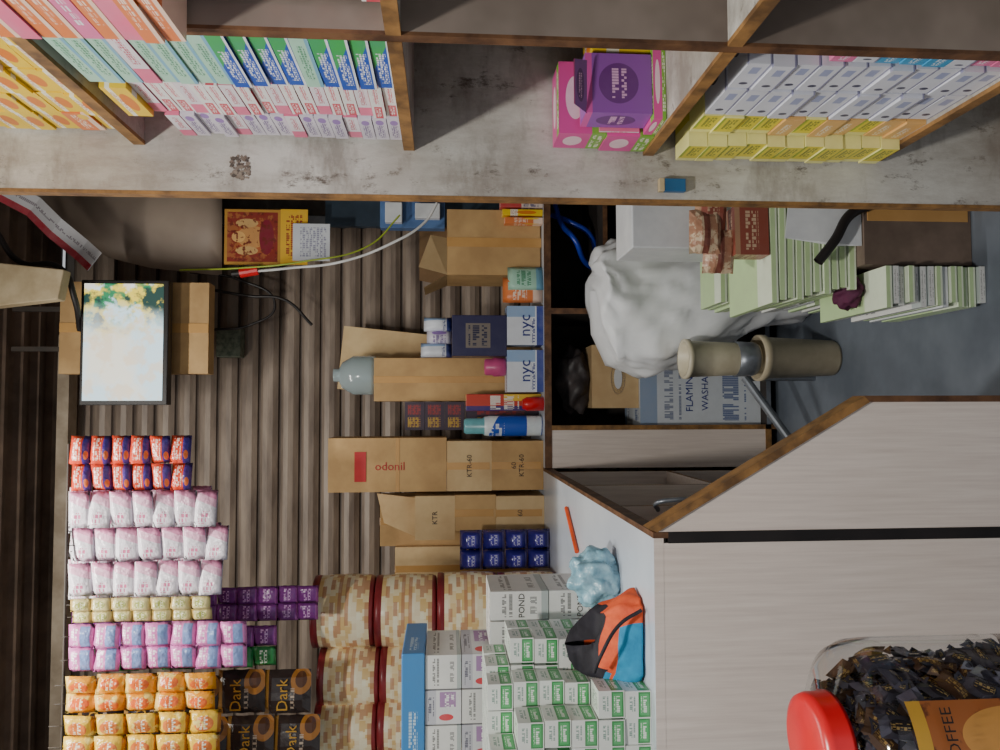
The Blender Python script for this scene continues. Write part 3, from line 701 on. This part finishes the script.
m.text('FLAMINGO',((x0+x1_)/2+.01,3.218,zmid+.05),.045,mInkB); m.text('WASHABLE',((x0+x1_)/2+.01,3.218,zmid-.02),.042,mInkB); m.done('white_carton'); z_=z1
m=MB(); x0,x1_,zz0,z1=RC(592,345,639,408,3.24); m.box(x0,x1_,3.24,3.5,z_+.001,z1,mCard2)
x,z=W(618,378,3.239); T=Euler((math.pi/2,0,0)).to_matrix().to_4x4()
m.lathe([(0,0),(.045,0),(.045,.002)],(x,3.24,(z)),mInkB,24,T=T,sx=1.6,sy=.7)
m.lathe([(0,0.003),(.03,0.003),(.03,.0)],(x,3.24,(z)),mWhite,24,T=T,sx=1.6,sy=.6); m.done('brown_carton'); z_=z1
x,_=W(570,380,3.35); blob('dark_bag',(x,3.36,z_+.056),(.14,.09,.078),M('dark_fabric',(84,76,76),(46,42,44),.5,bump=.4),.35,8)
cable('blue_pipe_coil',[wp(555,205,3.3),wp(562,225,3.25),wp(575,240,3.2),wp(585,262,3.25),wp(598,270,3.3)],.012,mBlue)
cable('blue_pipe_coil',[wp(552,215,3.35),wp(570,222,3.3),wp(590,235,3.3),wp(596,262,3.35)],.012,mBlue)
gn=L('notebook_green',(196,222,168),[('r',0,.0,1,.3,(230,240,218)),],rough=.5)
xw0,_=W(930,265,1.95)
zc=W(864,240,1.95)[1]
m=MB(); m.box(xw0,.8,1.95,2.35,.001,zc,M('grey_brown_card',(128,110,98),(104,88,78),.7))
m.box(xw0+.12,xw0+.18,1.948,1.95,.01,zc-.01,mTape); m.done('brown_floor_carton',bevel=.004)
m=MB(); n=10; zt=W(768,240,2.0)[1]; h=(zt-zc)/n
xl=W(800,303,2.0)[0]
for i in range(n):
    m.box(xl+.045-.005*i+random.uniform(-.006,.006),.78,1.985+random.uniform(0,.012),2.30,zc+.001+i*h,zc+(i+1)*h-.003,gn,rot=random.uniform(-.03,.03))
m.done('green_notebook_stack',bevel=.002)
m=MB(); xl,_=W(900,303,2.38)
zA=W(718,280,2.42)[1]; k=22
for i in range(k):
    m.box(xl+random.uniform(-.008,.008),.75,2.40+random.uniform(0,.01),2.60,.001+i*zA/k,(i+1)*zA/k-.003,gn if i>12 else random.choice([gn,wb,mWhite]))
m.done('green_notebook_stack')
m=MB(); xl,_=W(960,305,1.9); zA=W(880,290,1.93)[1]; k=14
for i in range(k):
    m.box(xl+random.uniform(-.01,.01),xw0-.012,1.9+random.uniform(0,.02),2.26,.001+i*zA/k,(i+1)*zA/k-.003,random.choice([gn,wb,mWhite,gn]))
m.done('paper_bundle')
bxl=xl
x0,x1_,z0,z1=RC(616,203,720,262,2.3)
m=MB(); m.box(x0,x1_+.12,2.10,2.3,zt+.003,z1,mWhite); m.done('white_foam_box',bevel=.004)
m=MB(); br=L('pack_brown_gift',(170,124,98),[('n',40,.5,(214,190,160)),('r',.0,.4,1,.6,(120,64,54))],bump=.3)
pbx=L('brown_red_box',(150,80,66),[('t',.1,.3,.9,.7,(210,180,150),5,3),('r',0,.85,1,1,(180,140,110))])
for i,(px,py,mm) in enumerate(((705,232,br),(712,212,pbx),(722,250,br))):
    x,z=W(px,py,2.0); m.pillow((x,2.0+.012*i,max(z,zt+.1)),.12,.09,.04,mm,rot=random.uniform(-.3,.3))
x0,x1_,z0,z1=RC(735,206,765,255,1.99); m.box(x0,x1_,1.99,2.05,zt+.002,max(z1,zt+.055),pbx,rot=.03)
m.done('brown_gift_packets',smooth=False)
m=MB(); p=[wp(788,206,1.972),wp(785,238,1.972),wp(836,246,1.966),(W(862,246,1.96)[0],1.956,zc+.003),(W(862,206,1.96)[0],1.956,zc+.003)]
m.poly(p,mWhite); m.done('loose_paper_sheet',solid=.002)
cable('black_strap',[wp(872,204,1.93),wp(850,215,1.93),wp(835,240,1.93),wp(818,262,1.94)],.014,mBlack)
blob('maroon_cloth',((bxl+xw0)/2,2.05,zA+.026),(.045,.05,.035),M('maroon_fabric',(96,36,70),(70,24,54),.8,bump=.3),.4,8)

# ---------------- candy jar in front on a stool
Yj=.8; xj=W(900,740,Yj)[0]; zj1=W(784,740,Yj+.05)[1]
jar=empty('candy_jar'); rB=.107; zj0=zj1-.30
m=MB(); gl=NT('jar_plastic'); gl.b.inputs['Base Color'].default_value=(.95,.97,.97,1); gl.b.inputs['Roughness'].default_value=.06; gl.b.inputs['Transmission Weight'].default_value=1.0; gl.b.inputs['IOR'].default_value=1.08
gl.b.inputs['Coat Weight'].default_value=.8; gl.b.inputs['Coat Roughness'].default_value=.05
m.lathe([(0,0),(rB*.92,0),(rB,.012),(rB*.985,.03),(rB,.05),(rB,.215),(rB*.985,.235),(rB*.92,.25),(rB*.75,.262),(rB*.5,.268),(rB*.46,.272),(rB*.46,.285)],(xj,Yj,zj0),gl.m,48); m.done('body',smooth=True,parent=jar)
m=MB(); rl=.052; pr=[(0,.30),(rl*.8,.30),(rl*.95,.297),(rl,.290),(rl,.276),(rl*1.03,.273),(rl*1.03,.269),(rl*.9,.269)]
m.lathe(pr[::-1],(xj,Yj,zj0),mRed,48); m.done('lid',smooth=True,parent=jar)
m=MB()
cws=[L('candy_wrap_dark',(80,78,94),[('e',.5,.5,.3,.32,(46,44,56)),('t',.25,.35,.75,.65,(230,200,120),4,3)],rough=.14,metal=.3),
     L('candy_wrap_silver',(168,172,190),[('e',.5,.5,.3,.32,(60,60,84)),('n',60,.58,(220,220,230))],rough=.14,metal=.5),
     L('candy_wrap_brown',(108,78,58),[('t',.2,.3,.8,.7,(230,190,110),4,3)],rough=.14,metal=.3)]
for i in range(520):
    an=random.uniform(0,2*math.pi); rr=rB*.78*math.sqrt(random.uniform(.3,1)); zz=random.uniform(.015,.243)
    if zz>.225: rr*=.85
    cw=cws[random.choice([0,0,0,0,1,2])]
    m.xf=Matrix.Translation((xj+rr*math.cos(an),Yj+rr*math.sin(an),zj0+zz))@Euler((random.uniform(-.6,.6),random.uniform(-3,3),an+math.pi/2+random.uniform(-.3,.3))).to_matrix().to_4x4()
    m.pillow((0,0,0),.036,.022,.013,cw,n=4)
    for sx in (-1,1): m.poly([(sx*.016,0,0),(sx*.026,.003,.009),(sx*.028,-.003,0),(sx*.026,.003,-.009)],cw)
m.xf=Matrix.Identity(4); m.done('candies',parent=jar)
m=MB(); lb=L('jar_label',(176,100,48),[('n',40,.56,(110,56,30)),('e',.85,.45,.12,.3,(224,160,80)),('r',0,0,1,.08,(220,170,60)),('r',0,.92,1,1,(220,170,60))])
vs=[];uv=[];fs=[];n=24
for i in range(n+1):
    an=math.radians(-166+118*i/n)
    for k,zz in enumerate((.05,.238)):
        r_=rB+.003
        vs.append((xj+r_*math.cos(an),Yj+r_*math.sin(an),zj0+zz)); uv.append((i/n,k))
for i in range(n): fs.append((2*i,2*i+2,2*i+3,2*i+1))
m.mesh(vs,fs,lb,uv)
an=math.radians(-66); m.text('COFFEE',(xj+(rB+.0085)*math.cos(an),Yj+(rB+.0085)*math.sin(an),zj0+.205),.016,mInk,yaw=math.radians(24))
m.done('label',smooth=True,parent=jar)
m=MB(); m.lathe([(0,-.03),(.11,-.03),(.115,-.02),(.115,0),(0,0)],(xj,Yj,zj0-.004),mWoodD,32)
for i in range(4):
    an=math.pi/4+i*math.pi/2; m.tube((xj+.08*math.cos(an),Yj+.08*math.sin(an),zj0-.035),(xj+.12*math.cos(an),Yj+.12*math.sin(an),0),.012,mWoodD)
m.done('wooden_stool',smooth=False)

# ---------------- lamps
def area(name,loc,size,e,col,rot=(0,0,0),sy=None):
    l=bpy.data.lights.new(name,'AREA'); l.energy=e; l.color=col; l.size=size
    if sy: l.shape='RECTANGLE'; l.size_y=sy
    o=bpy.data.objects.new(name,l); o.location=loc; o.rotation_euler=rot; bpy.context.collection.objects.link(o); return o
area('ceiling_bulb_light',(-.4,.25,3.1),.16,55,(1,.97,.89))
area('added_back_fill',(-.5,2.0,3.24),1.1,33,(1,.98,.9),sy=.06,rot=(.45,0,0))  # unseen fill light added to brighten the back of the shop
m=MB(); m.box(-1.05,.05,1.96,2.04,3.26,3.31,mWhite); m.done('added_fill_housing')  # out-of-view housing added to go with the back fill
m=MB(); m.lathe([(0,0),(.09,0),(.1,.02),(.06,.1),(.03,.14),(.03,.2),(0,.2)],(-.4,.25,3.11),mWhite); m.done('ceiling_lamp',smooth=True)
w=bpy.data.worlds.new('World'); bpy.context.scene.world=w; w.use_nodes=True
w.node_tree.nodes['Background'].inputs[0].default_value=(.93,.96,1,1); w.node_tree.nodes['Background'].inputs[1].default_value=.6
# ---------------- camera (phone held sideways)
cam=bpy.data.cameras.new('Camera'); cam.sensor_fit='HORIZONTAL'; cam.sensor_width=36; cam.lens=F/1000*36; cam.clip_start=.02
co=bpy.data.objects.new('Camera',cam); bpy.context.collection.objects.link(co)
X=-UPV; Yv=R; Z=-D
co.matrix_world=Matrix(((X.x,Yv.x,Z.x,0),(X.y,Yv.y,Z.y,0),(X.z,Yv.z,Z.z,CAMH),(0,0,0,1)))
bpy.context.scene.camera=co
